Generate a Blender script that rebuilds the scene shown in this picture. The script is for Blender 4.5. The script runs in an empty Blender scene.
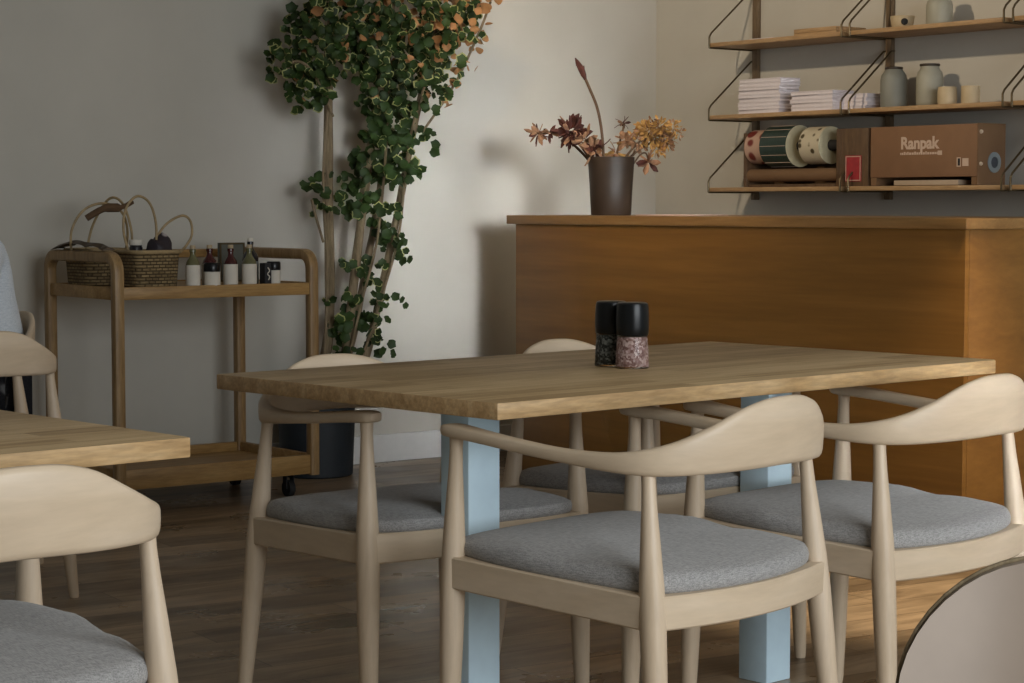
import bpy, bmesh, math, random
from mathutils import Vector, Matrix
PI = math.pi
R = math.radians
random.seed(7)
SC = bpy.context.scene
COL = SC.collection

# ------------------------------------------------------------------ camera, world, lights, exposure
cd = bpy.data.cameras.new('camera')
cam = bpy.data.objects.new('camera', cd)
COL.objects.link(cam)
cam.location = (0, 0, 1.1)
cam.rotation_euler = (R(90 - 3.753), 0, R(-37.67))
cd.sensor_width = 36
cd.lens = 73.41
cd.clip_start = 0.05
SC.camera = cam

SC.view_settings.view_transform = 'Standard'
SC.view_settings.look = 'None'
SC.view_settings.gamma = 1
SC.view_settings.use_curve_mapping = False
SC.view_settings.exposure = 0.0

w = bpy.data.worlds.new('world')
SC.world = w
w.use_nodes = True
w.node_tree.nodes['Background'].inputs[0].default_value = (0.75, 0.85, 1.0, 1)
w.node_tree.nodes['Background'].inputs[1].default_value = 0.6


def area(name, loc, target, sx, sy, power, col):
    l = bpy.data.lights.new(name, 'AREA')
    l.shape = 'RECTANGLE'
    l.size, l.size_y, l.energy, l.color = sx, sy, power, col
    o = bpy.data.objects.new(name, l)
    COL.objects.link(o)
    o.location = loc
    o.rotation_euler = (Vector(target) - Vector(loc)).to_track_quat('-Z', 'Z').to_euler()
    return o


def point(name, loc, power, col, size):
    l = bpy.data.lights.new(name, 'POINT')
    l.energy, l.color, l.shadow_soft_size = power, col, size
    o = bpy.data.objects.new(name, l)
    COL.objects.link(o)
    o.location = loc
    return o


# daylight through the window behind the camera, plus an added fill on the back wall
area('window_daylight', (2.3, -1.8, 1.75), (2.5, 5, 1.0), 3.4, 2.2, 170, (0.92, 0.97, 1.0))
far = area('deep_window_daylight', (5.6, -1.85, 1.5), (5.72, 7, 1.25), 1.3, 2.0, 2.8, (0.95, 0.98, 1.0))
far.data.spread = R(11)
wall_fill = area('added_wall_fill', (1.7, -1.85, 1.6), (5.42, 7.3, 0.85), 0.9, 1.6, 3.9, (0.95, 0.98, 1.0))  # added fill light that lifts the counter's shadow on the back wall
wall_fill.data.spread = R(9)


def spot(name, loc, target, power, col, cone, blend, size):
    l = bpy.data.lights.new(name, 'SPOT')
    l.energy, l.color, l.spot_size, l.spot_blend, l.shadow_soft_size = power, col, R(cone), blend, size
    o = bpy.data.objects.new(name, l)
    COL.objects.link(o)
    o.location = loc
    o.rotation_euler = (Vector(target) - Vector(loc)).to_track_quat('-Z', 'Z').to_euler()
    return o


spot('ceiling_spotlight', (3.75, 5.7, 2.72), (6.4, 6.1, 1.95), 120, (1.0, 0.80, 0.56), 84, 0.5, 0.04)
spot('ceiling_downlight', (5.1, 3.4, 3.15), (4.8, 4.05, 0), 520, (1.0, 0.78, 0.5), 40, 0.6, 0.06)

# ------------------------------------------------------------------ materials


def mat(name):
    m = bpy.data.materials.new(name)
    m.use_nodes = True
    nt = m.node_tree
    b = nt.nodes['Principled BSDF']
    return m, nt, b


def N(nt, t, **kw):
    n = nt.nodes.new(t)
    for k, v in kw.items():
        setattr(n, k, v)
    return n


def coords(nt, scale=(1, 1, 1), rot=(0, 0, 0), kind='Object'):
    tc = N(nt, 'ShaderNodeTexCoord')
    mp = N(nt, 'ShaderNodeMapping')
    mp.inputs['Scale'].default_value = scale
    mp.inputs['Rotation'].default_value = rot
    nt.links.new(tc.outputs[kind], mp.inputs[0])
    return mp.outputs[0]


def noise(nt, vec, scale, detail=4, rough=0.55, dist=0.0):
    n = N(nt, 'ShaderNodeTexNoise')
    n.inputs['Scale'].default_value = scale
    n.inputs['Detail'].default_value = detail
    n.inputs['Roughness'].default_value = rough
    n.inputs['Distortion'].default_value = dist
    nt.links.new(vec, n.inputs['Vector'])
    return n.outputs['Fac']


def ramp(nt, fac, stops):
    r = N(nt, 'ShaderNodeValToRGB')
    e = r.color_ramp.elements
    e[0].position, e[0].color = stops[0][0], (*stops[0][1], 1)
    e[1].position, e[1].color = stops[-1][0], (*stops[-1][1], 1)
    for p, c in stops[1:-1]:
        k = e.new(p)
        k.color = (*c, 1)
    nt.links.new(fac, r.inputs[0])
    return r.outputs[0]


def bump(nt, b, fac, strength, dist=0.01):
    n = N(nt, 'ShaderNodeBump')
    n.inputs['Strength'].default_value = strength
    n.inputs['Distance'].default_value = dist
    nt.links.new(fac, n.inputs['Height'])
    nt.links.new(n.outputs[0], b.inputs['Normal'])


def mixc(nt, fac, a, b_, mode='MIX'):
    m = N(nt, 'ShaderNodeMix', data_type='RGBA', blend_type=mode)
    if isinstance(fac, (int, float)):
        m.inputs[0].default_value = fac
    else:
        nt.links.new(fac, m.inputs[0])
    for s, v in ((6, a), (7, b_)):
        if isinstance(v, tuple):
            m.inputs[s].default_value = (*v, 1)
        else:
            nt.links.new(v, m.inputs[s])
    return m.outputs[2]


def plain(name, col, rough=0.5, metal=0.0, var=0.12, scale=30, bumpy=0.0, spec=0.5):
    m, nt, b = mat(name)
    f = noise(nt, coords(nt), scale)
    lo = tuple(c * (1 - var) for c in col)
    hi = tuple(min(1, c * (1 + var)) for c in col)
    nt.links.new(ramp(nt, f, [(0.3, lo), (0.7, hi)]), b.inputs['Base Color'])
    b.inputs['Roughness'].default_value = rough
    b.inputs['Metallic'].default_value = metal
    b.inputs['Specular IOR Level'].default_value = spec
    if bumpy:
        bump(nt, b, f, bumpy)
    return m


def wood(name, dark, mid, light, stretch=(1, 14, 14), scale=3.0, rough=0.45, fine=0.25, spec=0.4):
    """long grain runs along the axis with the small stretch"""
    m, nt, b = mat(name)
    v = coords(nt, stretch)
    f = noise(nt, v, scale, 5, 0.6, 0.6)
    c = ramp(nt, f, [(0.28, dark), (0.5, mid), (0.72, light)])
    v2 = coords(nt, tuple(s * 5 for s in stretch))
    f2 = noise(nt, v2, scale, 3, 0.6)
    c2 = ramp(nt, f2, [(0.35, (1 - fine,) * 3), (0.65, (1, 1, 1))])
    nt.links.new(mixc(nt, 1.0, c, c2, 'MULTIPLY'), b.inputs['Base Color'])
    b.inputs['Roughness'].default_value = rough
    b.inputs['Specular IOR Level'].default_value = spec
    bump(nt, b, f2, 0.06, 0.004)
    return m


def planks(name, cols, length, width, stretch, rough, mortar=0.002, scale=3.0, gap=(0.03, 0.02, 0.015), roughvar=0.0, rot=0.0, spec=0.5):
    m, nt, b = mat(name)
    v = coords(nt, (1, 1, 1), (0, 0, rot))
    br = N(nt, 'ShaderNodeTexBrick', offset=0.37, offset_frequency=2)
    br.inputs['Scale'].default_value = 1
    br.inputs['Brick Width'].default_value = length
    br.inputs['Row Height'].default_value = width
    br.inputs['Mortar Size'].default_value = mortar
    br.inputs['Bias'].default_value = 0
    br.inputs['Color1'].default_value = (0, 0, 0, 1)
    br.inputs['Color2'].default_value = (1, 1, 1, 1)
    br.inputs['Mortar'].default_value = (0.5, 0.5, 0.5, 1)
    nt.links.new(v, br.inputs['Vector'])
    f = noise(nt, coords(nt, stretch, (0, 0, rot)), scale, 6, 0.62, 0.8)
    ma = N(nt, 'ShaderNodeMath', operation='MULTIPLY_ADD')
    nt.links.new(br.outputs['Color'], ma.inputs[0])
    ma.inputs[1].default_value = 0.32
    nt.links.new(f, ma.inputs[2])
    c = ramp(nt, ma.outputs[0], [(0.36, cols[0]), (0.62, cols[1]), (0.92, cols[2])])
    c = mixc(nt, br.outputs['Fac'], c, gap)
    nt.links.new(c, b.inputs['Base Color'])
    b.inputs['Specular IOR Level'].default_value = spec
    if roughvar:
        fr = noise(nt, coords(nt), 2.3, 5)
        mr = N(nt, 'ShaderNodeMapRange')
        mr.inputs['From Min'].default_value = 0.3
        mr.inputs['From Max'].default_value = 0.7
        mr.inputs['To Min'].default_value = rough
        mr.inputs['To Max'].default_value = rough + roughvar
        nt.links.new(fr, mr.inputs['Value'])
        nt.links.new(mr.outputs[0], b.inputs['Roughness'])
    else:
        b.inputs['Roughness'].default_value = rough
    bump(nt, b, f, 0.08, 0.004)
    return m


def fabric(name, a, c_, scale=520):
    m, nt, b = mat(name)
    v = coords(nt)
    f1 = noise(nt, coords(nt, (1, 0.12, 1)), scale, 2)
    f2 = noise(nt, coords(nt, (0.12, 1, 1)), scale, 2)
    mx = N(nt, 'ShaderNodeMath', operation='ADD')
    nt.links.new(f1, mx.inputs[0])
    nt.links.new(f2, mx.inputs[1])
    hf = N(nt, 'ShaderNodeMath', operation='MULTIPLY')
    nt.links.new(mx.outputs[0], hf.inputs[0])
    hf.inputs[1].default_value = 0.5
    nt.links.new(ramp(nt, hf.outputs[0], [(0.38, a), (0.62, c_)]), b.inputs['Base Color'])
    b.inputs['Roughness'].default_value = 0.95
    b.inputs['Specular IOR Level'].default_value = 0.15
    b.inputs['Sheen Weight'].default_value = 0.25
    bump(nt, b, hf.outputs[0], 0.35, 0.002)
    return m


def glass(name, col, rough=0.05, trans=1.0):
    m, nt, b = mat(name)
    f = noise(nt, coords(nt), 20)
    nt.links.new(ramp(nt, f, [(0.3, tuple(x * 0.95 for x in col)), (0.7, col)]), b.inputs['Base Color'])
    b.inputs['Roughness'].default_value = rough
    b.inputs['Transmission Weight'].default_value = trans
    b.inputs['IOR'].default_value = 1.3
    return m


M = {}
M['wall'] = plain('wall_plaster', (0.53, 0.508, 0.45), 0.9, var=0.05, scale=2.2, bumpy=0.05, spec=0.2)
M['ceiling'] = plain('ceiling_paint', (0.62, 0.6, 0.56), 0.9, var=0.03)
M['white_paint'] = plain('white_paint', (0.68, 0.68, 0.66), 0.6, var=0.03)
M['floor'] = planks('floor_boards', [(0.105, 0.072, 0.044), (0.235, 0.168, 0.105), (0.44, 0.32, 0.205)], 1.3, 0.16, (1.3, 7, 7), 0.2, 0.0015, 2.2, (0.06, 0.043, 0.028), 0.25, 0.1)
M['table_top'] = planks('oak_table_boards', [(0.27, 0.17, 0.075), (0.43, 0.295, 0.145), (0.57, 0.415, 0.23)], 0.62, 0.055, (1.5, 16, 16), 0.46, 0.0004, 3.0, (0.14, 0.085, 0.04), spec=0.35)
M['table_edge'] = wood('oak_table_edge', (0.36, 0.215, 0.09), (0.53, 0.345, 0.165), (0.66, 0.46, 0.25), (1.2, 9, 9), 3.5, 0.45)
M['ash'] = wood('pale_ash', (0.53, 0.405, 0.275), (0.61, 0.48, 0.34), (0.67, 0.54, 0.40), (6, 6, 0.8), 3.0, 0.42, 0.08)
M['ash_long'] = wood('pale_ash_crest', (0.57, 0.445, 0.31), (0.63, 0.50, 0.355), (0.68, 0.55, 0.405), (1, 1.5, 7), 2.5, 0.4, 0.06)
M['seat'] = fabric('grey_seat_cloth', (0.22, 0.215, 0.21), (0.42, 0.41, 0.40))
M['blue'] = plain('pale_blue_paint', (0.66, 0.85, 0.97), 0.5, var=0.05, scale=14)
M['counter'] = wood('oak_counter_veneer', (0.15, 0.066, 0.011), (0.187, 0.085, 0.0155), (0.225, 0.106, 0.023), (3, 0.5, 9), 1.6, 0.42, 0.10)
M['counter_top'] = wood('oak_counter_top', (0.21, 0.11, 0.034), (0.26, 0.14, 0.046), (0.31, 0.175, 0.066), (5, 0.7, 9), 2.2, 0.4, 0.15)
M['cart'] = wood('oak_cart', (0.27, 0.15, 0.045), (0.38, 0.225, 0.08), (0.47, 0.30, 0.12), (1, 9, 9), 3.0, 0.45)
M['cart_post'] = wood('oak_cart_post', (0.22, 0.13, 0.05), (0.32, 0.20, 0.085), (0.42, 0.28, 0.135), (9, 9, 1), 3.0, 0.45)
M['shelf'] = wood('oak_shelf', (0.32, 0.19, 0.09), (0.43, 0.27, 0.13), (0.52, 0.35, 0.19), (9, 1, 9), 3.0, 0.5)
M['walnut'] = wood('walnut_upright', (0.10, 0.065, 0.035), (0.15, 0.10, 0.055), (0.20, 0.14, 0.08), (9, 9, 1), 3.0, 0.5)
M['brass'] = plain('dark_brass', (0.10, 0.075, 0.04), 0.4, 0.7, var=0.1)
M['black'] = plain('black_plastic', (0.006, 0.007, 0.008), 0.28, var=0.1, spec=0.3)
M['black_matte'] = plain('black_matte', (0.012, 0.012, 0.013), 0.75, var=0.1)
M['glass'] = glass('clear_glass', (0.95, 0.97, 0.97))
M['paper'] = plain('white_paper', (0.72, 0.67, 0.70), 0.85, var=0.04, scale=60)
M['label'] = plain('label_paper', (0.62, 0.58, 0.5), 0.8, var=0.05)
M['cardboard'] = plain('brown_cardboard', (0.215, 0.115, 0.058), 0.8, var=0.06, scale=12)
M['cardboard_side'] = plain('dark_cardboard', (0.17, 0.095, 0.045), 0.85, var=0.06, scale=12)
M['print'] = plain('pale_print', (0.55, 0.42, 0.33), 0.8, var=0.05)
M['stoneware'] = plain('grey_stoneware', (0.33, 0.32, 0.255), 0.55, var=0.08, scale=9)
M['stoneware_dark'] = plain('blue_grey_stoneware', (0.22, 0.225, 0.195), 0.55, var=0.08, scale=9)
M['cup'] = plain('sand_stoneware', (0.50, 0.40, 0.25), 0.6, var=0.1, scale=14)
M['bronze'] = plain('aged_bronze_pot', (0.034, 0.021, 0.012), 0.5, 0.0, var=0.35, scale=7)
M['pot'] = plain('blue_black_planter', (0.012, 0.018, 0.024), 0.6, var=0.3, scale=5)
M['soil'] = plain('soil', (0.03, 0.02, 0.014), 1.0, var=0.4, scale=60, bumpy=0.6)
M['bark'] = wood('pole_bark', (0.12, 0.085, 0.045), (0.20, 0.15, 0.085), (0.29, 0.22, 0.14), (9, 9, 1), 4.0, 0.85, 0.3)
M['leaf'] = plain('leaf_green', (0.021, 0.043, 0.008), 0.55, var=0.5, scale=8, spec=0.25)
M['leaf_pale'] = plain('leaf_pale_margin', (0.30, 0.30, 0.11), 0.5, var=0.2, scale=12)
M['leaf_dry'] = plain('leaf_dry_orange', (0.32, 0.155, 0.055), 0.7, var=0.4, scale=9)
M['wicker'] = None


def wicker():
    m, nt, b = mat('woven_wicker')
    br = N(nt, 'ShaderNodeTexBrick', offset=0.5)
    br.inputs['Scale'].default_value = 1
    br.inputs['Brick Width'].default_value = 0.024
    br.inputs['Row Height'].default_value = 0.0115
    br.inputs['Mortar Size'].default_value = 0.003
    br.inputs['Mortar Smooth'].default_value = 1.0
    br.inputs['Color1'].default_value = (0.17, 0.115, 0.05, 1)
    br.inputs['Color2'].default_value = (0.30, 0.215, 0.10, 1)
    br.inputs['Mortar'].default_value = (0.075, 0.048, 0.02, 1)
    tc = N(nt, 'ShaderNodeTexCoord')
    sp = N(nt, 'ShaderNodeSeparateXYZ')
    nt.links.new(tc.outputs['Object'], sp.inputs[0])
    ad = N(nt, 'ShaderNodeMath', operation='ADD')
    nt.links.new(sp.outputs[0], ad.inputs[0])
    nt.links.new(sp.outputs[1], ad.inputs[1])
    cb = N(nt, 'ShaderNodeCombineXYZ')
    nt.links.new(ad.outputs[0], cb.inputs[0])
    nt.links.new(sp.outputs[2], cb.inputs[1])
    nt.links.new(cb.outputs[0], br.inputs['Vector'])
    nt.links.new(br.outputs['Color'], b.inputs['Base Color'])
    b.inputs['Roughness'].default_value = 0.8
    inv = N(nt, 'ShaderNodeMath', operation='SUBTRACT')
    inv.inputs[0].default_value = 1
    nt.links.new(br.outputs['Fac'], inv.inputs[1])
    bump(nt, b, inv.outputs[0], 0.8, 0.006)
    return m


M['wicker'] = wicker()
M['cane'] = plain('bent_cane', (0.33, 0.24, 0.12), 0.6, var=0.25, scale=40)
M['leather'] = plain('dark_leather', (0.07, 0.045, 0.026), 0.55, var=0.25, scale=20)
M['cork'] = plain('cork_stopper', (0.42, 0.33, 0.21), 0.9, var=0.2, scale=80)
M['red_syrup'] = plain('dark_red_bottle', (0.055, 0.012, 0.012), 0.15, var=0.2)
M['green_syrup'] = plain('olive_bottle', (0.13, 0.125, 0.06), 0.15, var=0.15)
M['dark_bottle'] = plain('near_black_bottle', (0.012, 0.012, 0.016), 0.15, var=0.15)
M['grey_label'] = plain('grey_label', (0.16, 0.17, 0.165), 0.7, var=0.06)
M['frame_grey'] = plain('grey_green_board', (0.11, 0.115, 0.095), 0.7, var=0.1)
M['skin'] = plain('skin', (0.52, 0.33, 0.24), 0.55, var=0.05)
M['shirt'] = fabric('pale_blue_shirt', (0.50, 0.55, 0.60), (0.66, 0.70, 0.74), 300)
M['trousers'] = fabric('black_trousers', (0.008, 0.008, 0.01), (0.02, 0.02, 0.024), 300)
M['hair'] = plain('dark_hair', (0.03, 0.02, 0.013), 0.6, var=0.3, scale=60)
M['shoe'] = plain('dark_shoe', (0.02, 0.018, 0.016), 0.5, var=0.2)


def speck(name, dark, mid, light, scale):
    m, nt, b = mat(name)
    vo = N(nt, 'ShaderNodeTexVoronoi')
    vo.inputs['Scale'].default_value = scale
    nt.links.new(coords(nt), vo.inputs['Vector'])
    sp = N(nt, 'ShaderNodeSeparateColor')
    nt.links.new(vo.outputs['Color'], sp.inputs[0])
    nt.links.new(ramp(nt, sp.outputs[0], [(0.1, dark), (0.55, mid), (0.95, light)]), b.inputs['Base Color'])
    b.inputs['Roughness'].default_value = 0.6
    bump(nt, b, vo.outputs['Distance'], 0.5, 0.003)
    return m


M['pepper'] = speck('peppercorns', (0.006, 0.008, 0.006), (0.03, 0.034, 0.026), (0.22, 0.22, 0.19), 210)
M['salt'] = speck('pink_salt_crystals', (0.26, 0.13, 0.11), (0.46, 0.28, 0.25), (0.72, 0.55, 0.50), 210)

# ------------------------------------------------------------------ mesh helpers


def obj(name, bm, m, parent=None, loc=None, rot=None, smooth=True, ang=38):
    bmesh.ops.recalc_face_normals(bm, faces=bm.faces)
    if smooth:
        for f in bm.faces:
            f.smooth = True
        for e in bm.edges:
            if len(e.link_faces) == 2 and e.calc_face_angle(0) > R(ang):
                e.smooth = False
    me = bpy.data.meshes.new(name)
    bm.to_mesh(me)
    bm.free()
    for x in (m if isinstance(m, (list, tuple)) else [m]):
        me.materials.append(x)
    o = bpy.data.objects.new(name, me)
    COL.objects.link(o)
    if parent is not None:
        o.parent = parent
    if loc is not None:
        o.location = loc
    if rot is not None:
        o.rotation_euler = rot
    return o


def tag(o, label=None, cat=None, group=None, kind=None):
    if label:
        o['label'] = label
    if cat:
        o['category'] = cat
    if group:
        o['group'] = group
    if kind:
        o['kind'] = kind
    return o


def thing(name, label, cat, loc=(0, 0, 0), rz=0.0, group=None):
    o = bpy.data.objects.new(name, None)
    o.empty_display_size = 0.1
    COL.objects.link(o)
    o.location = loc
    o.rotation_euler = (0, 0, rz)
    return tag(o, label, cat, group)


def dup(root, loc, rz, label, group=None):
    r = root.copy()
    COL.objects.link(r)
    r.location = loc
    r.rotation_euler = (0, 0, rz)
    r['label'] = label
    if group:
        r['group'] = group
    for ch in list(root.children):
        c = ch.copy()
        COL.objects.link(c)
        c.parent = r
        for g in list(ch.children):
            d = g.copy()
            COL.objects.link(d)
            d.parent = c
    return r


def bx(bm, x0, y0, z0, x1, y1, z1, bev=0.0, seg=2, mi=0):
    t = bmesh.new()
    bmesh.ops.create_cube(t, size=1)
    for v in t.verts:
        v.co = ((x0 + x1) / 2 + v.co.x * (x1 - x0), (y0 + y1) / 2 + v.co.y * (y1 - y0), (z0 + z1) / 2 + v.co.z * (z1 - z0))
    if bev:
        bmesh.ops.bevel(t, geom=t.edges[:], offset=bev, segments=seg, profile=0.5, affect='EDGES')
    merge(bm, t, mi)
    return bm


def merge(bm, t, mi=0):
    t.verts.index_update()
    vs = [bm.verts.new(v.co) for v in t.verts]
    for f in t.faces:
        try:
            nf = bm.faces.new([vs[v.index] for v in f.verts])
            nf.material_index = mi
        except ValueError:
            pass
    t.free()


def box(x0, y0, z0, x1, y1, z1, bev=0.0, seg=2):
    return bx(bmesh.new(), x0, y0, z0, x1, y1, z1, bev, seg)


def ring_loft(bm, rings, cap0=True, cap1=True, closed=True, mi=0):
    vr = [[bm.verts.new(p) for p in r] for r in rings]
    for a, b in zip(vr, vr[1:]):
        n = len(a)
        for i in range(n if closed else n - 1):
            j = (i + 1) % n
            f = bm.faces.new((a[i], a[j], b[j], b[i]))
            f.material_index = mi
    if cap0:
        f = bm.faces.new(list(reversed(vr[0])))
        f.material_index = mi
    if cap1:
        f = bm.faces.new(vr[-1])
        f.material_index = mi
    return vr


def lathe(bm, prof, seg=28, c=(0, 0, 0), cap0=True, cap1=True, mi=0):
    rings = []
    for r_, z in prof:
        rings.append([(c[0] + r_ * math.cos(2 * PI * i / seg), c[1] + r_ * math.sin(2 * PI * i / seg), c[2] + z) for i in range(seg)])
    ring_loft(bm, rings, cap0, cap1, True, mi)
    return bm


def catmull(pts, n, closed=False):
    P = [Vector(p) for p in pts]
    out = []
    m = len(P)
    segs = m if closed else m - 1
    for i in range(segs):
        if closed:
            a, b, c, d = P[(i - 1) % m], P[i], P[(i + 1) % m], P[(i + 2) % m]
        else:
            a, b, c, d = P[max(i - 1, 0)], P[i], P[i + 1], P[min(i + 2, m - 1)]
        for k in range(n):
            t = k / n
            out.append(0.5 * ((2 * b) + (c - a) * t + (2 * a - 5 * b + 4 * c - d) * t * t + (3 * b - a - 3 * c + d) * t ** 3))
    if not closed:
        out.append(P[-1])
    return out


def tube(bm, pts, rad, seg=10, cap=True, mi=0):
    """rad: number or list per point"""
    P = [Vector(p) for p in pts]
    n = len(P)
    rr = rad if isinstance(rad, (list, tuple)) else [rad] * n
    t0 = (P[1] - P[0]).normalized()
    up = Vector((0, 0, 1)) if abs(t0.z) < 0.9 else Vector((1, 0, 0))
    nrm = t0.cross(up).normalized()
    rings = []
    prev = t0
    for i in range(n):
        t = (P[min(i + 1, n - 1)] - P[max(i - 1, 0)]).normalized()
        q = prev.rotation_difference(t)
        nrm = (q @ nrm).normalized()
        nrm = (nrm - t * nrm.dot(t)).normalized()
        bn = t.cross(nrm)
        prev = t
        rings.append([P[i] + (nrm * math.cos(2 * PI * k / seg) + bn * math.sin(2 * PI * k / seg)) * rr[i] for k in range(seg)])
    ring_loft(bm, rings, cap, cap, True, mi)
    return bm


def bar(bm, a, b, r_, seg=10):
    return tube(bm, [a, b], r_, seg)


# ------------------------------------------------------------------ the setting
X1, Y1 = 6.555, 7.385
X0, Y0, ZC = -3.6, -2.0, 3.3


def struct(name, bm, m):
    return tag(obj(name, bm, m, smooth=False), kind='structure')


struct('floor', box(X0 - 0.2, Y0 - 0.2, -0.1, X1 + 0.2, Y1 + 0.2, 0), M['floor'])
struct('ceiling', box(X0 - 0.2, Y0 - 0.2, ZC, X1 + 0.2, Y1 + 0.2, ZC + 0.1), M['ceiling'])
struct('wall_back', box(X0 - 0.2, Y1, 0, X1 + 0.2, Y1 + 0.2, ZC), M['wall'])
struct('wall_right', box(X1, Y0 - 0.2, 0, X1 + 0.2, Y1, ZC), M['wall'])
struct('wall_left', box(X0 - 0.2, Y0 - 0.2, 0, X0, Y1, ZC), M['wall'])
# window wall behind the camera: two openings
wf = bmesh.new()
for a in ((X0, 0, 0.6, ZC), (4.4, 0, 4.75, ZC), (6.35, 0, X1, ZC), (0.6, 0, 4.4, 0.6), (0.6, 2.9, 4.4, ZC), (4.75, 0, 6.35, 0.4), (4.75, 2.6, 6.35, ZC)):
    bx(wf, a[0], Y0 - 0.2, a[1], a[2], Y0, a[3])
struct('wall_front', wf, M['wall'])
for k, (xa, xb, za, zb) in enumerate(((0.6, 4.4, 0.6, 2.9), (4.75, 6.35, 0.4, 2.6))):
    wn = bmesh.new()
    for q in range(4 if k == 0 else 3):
        xx = xa + (xb - xa - 0.06) * q / (3 if k == 0 else 2)
        bx(wn, xx, Y0 - 0.14, za, xx + 0.06, Y0 - 0.06, zb)
    bx(wn, xa, Y0 - 0.139, za, xb, Y0 - 0.061, za + 0.06)
    bx(wn, xa, Y0 - 0.139, zb - 0.06, xb, Y0 - 0.061, zb)
    struct('window_%d' % (k + 1), wn, M['white_paint'])
bb = bmesh.new()
bx(bb, X0, Y1 - 0.018, 0, X1, Y1, 0.118, 0.003)
struct('baseboard_back', bb, M['white_paint'])
bb = bmesh.new()
bx(bb, X1 - 0.018, Y0, 0, X1, Y1 - 0.018, 0.118, 0.003)
struct('baseboard_right', bb, M['white_paint'])

# ------------------------------------------------------------------ chairs
FW = dict(rt=(0.238, -0.205, 0.640), rb=(0.274, -0.262, 0), ft=(0.264, 0.229, 0.668), fb=(0.272, 0.246, 0))


def leg_bm(s, top, bot):
    a = Vector((bot[0] * s, bot[1], bot[2]))
    b = Vector((top[0] * s, top[1], top[2] + 0.004))
    prof = [(0, .0125), (.02, .0145), (.2, .0185), (.42, .0225), (.58, .0238), (.68, .0225), (.8, .018), (.9, .0138), (.96, .0125), (1.0, .0136)]
    pts = [a.lerp(b, t) for t, _ in prof]
    bm = bmesh.new()
    # keep the foot flat on the floor
    rings = []
    for (t, r_), p in zip(prof, pts):
        rings.append([(p.x + r_ * math.cos(2 * PI * i / 20), p.y + r_ * math.sin(2 * PI * i / 20), p.z) for i in range(20)])
    ring_loft(bm, rings)
    return bm


def legxy(s, top, bot, z):
    t = z / top[2]
    return Vector((s * (bot[0] + (top[0] - bot[0]) * t), bot[1] + (top[1] - bot[1]) * t, z))


def tilt(y):
    return 0.426 + (y + 0.215) * (0.021 / 0.45)


def rail_bm(p0, p1, bulge, out, th=0.026, h=0.06, n=12):
    """curved rail from p0 to p1 (xy), bulging along 'out'"""
    bm = bmesh.new()
    out = Vector(out)
    pts = []
    for i in range(n + 1):
        t = i / n
        p = Vector(p0).lerp(Vector(p1), t) + out * (bulge * (1 - (2 * t - 1) ** 2) + 0.006)
        pts.append(p)
    rings = []
    for i, p in enumerate(pts):
        d = (pts[min(i + 1, n)] - pts[max(i - 1, 0)]).normalized()
        nr = Vector((-d.y, d.x, 0))
        if nr.dot(out) < 0:
            nr = -nr
        zt = tilt(p.y)
        o2, i2 = p + nr * th / 2, p - nr * th / 2
        c = 0.003
        rings.append([(o2.x, o2.y, zt - h + c), (o2.x, o2.y, zt - c), (o2.x - nr.x * c, o2.y - nr.y * c, zt), (i2.x, i2.y, zt), (i2.x, i2.y, zt - h), (o2.x - nr.x * c, o2.y - nr.y * c, zt - h)])
    ring_loft(bm, rings)
    return bm


def cushion_bm():
    out = [(0, .280), (.13, .276), (.225, .258), (.262, .205), (.276, .08), (.268, -.06), (.256, -.15), (.232, -.222), (.12, -.262), (0, -.275),
           (-.12, -.262), (-.232, -.222), (-.256, -.15), (-.268, -.06), (-.276, .08), (-.262, .205), (-.225, .258), (-.13, .276)]
    O = catmull([(x, y, 0) for x, y in out], 4, True)
    prof = [(0.985, -0.001), (0.998, 0.005), (1.002, 0.014), (0.994, 0.023), (0.972, 0.0295), (0.93, 0.034), (0.85, 0.038), (0.72, 0.041), (0.55, 0.0425), (0.3, 0.043), (0.12, 0.0425)]
    bm = bmesh.new()
    rings = []
    for k, (s, dz) in enumerate(prof):
        r_ = []
        for p in O:
            x, y = p.x * s, p.y * s
            z = tilt(y) + dz
            # slight hollow across the middle, puffed corners
            if k > 3:
                z += 0.004 * (abs(x) / 0.26) ** 2 * (1 if y < 0.1 else 0.3) - 0.006 * max(0, (y - 0.1)) / 0.17 - 0.007 * math.exp(-((y + 0.02) / 0.05) ** 2) * min(1, max(0, (abs(x) - 0.10) / 0.1))
            r_.append((x, y, z))
        rings.append(r_)
    ring_loft(bm, rings)
    return bm


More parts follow.
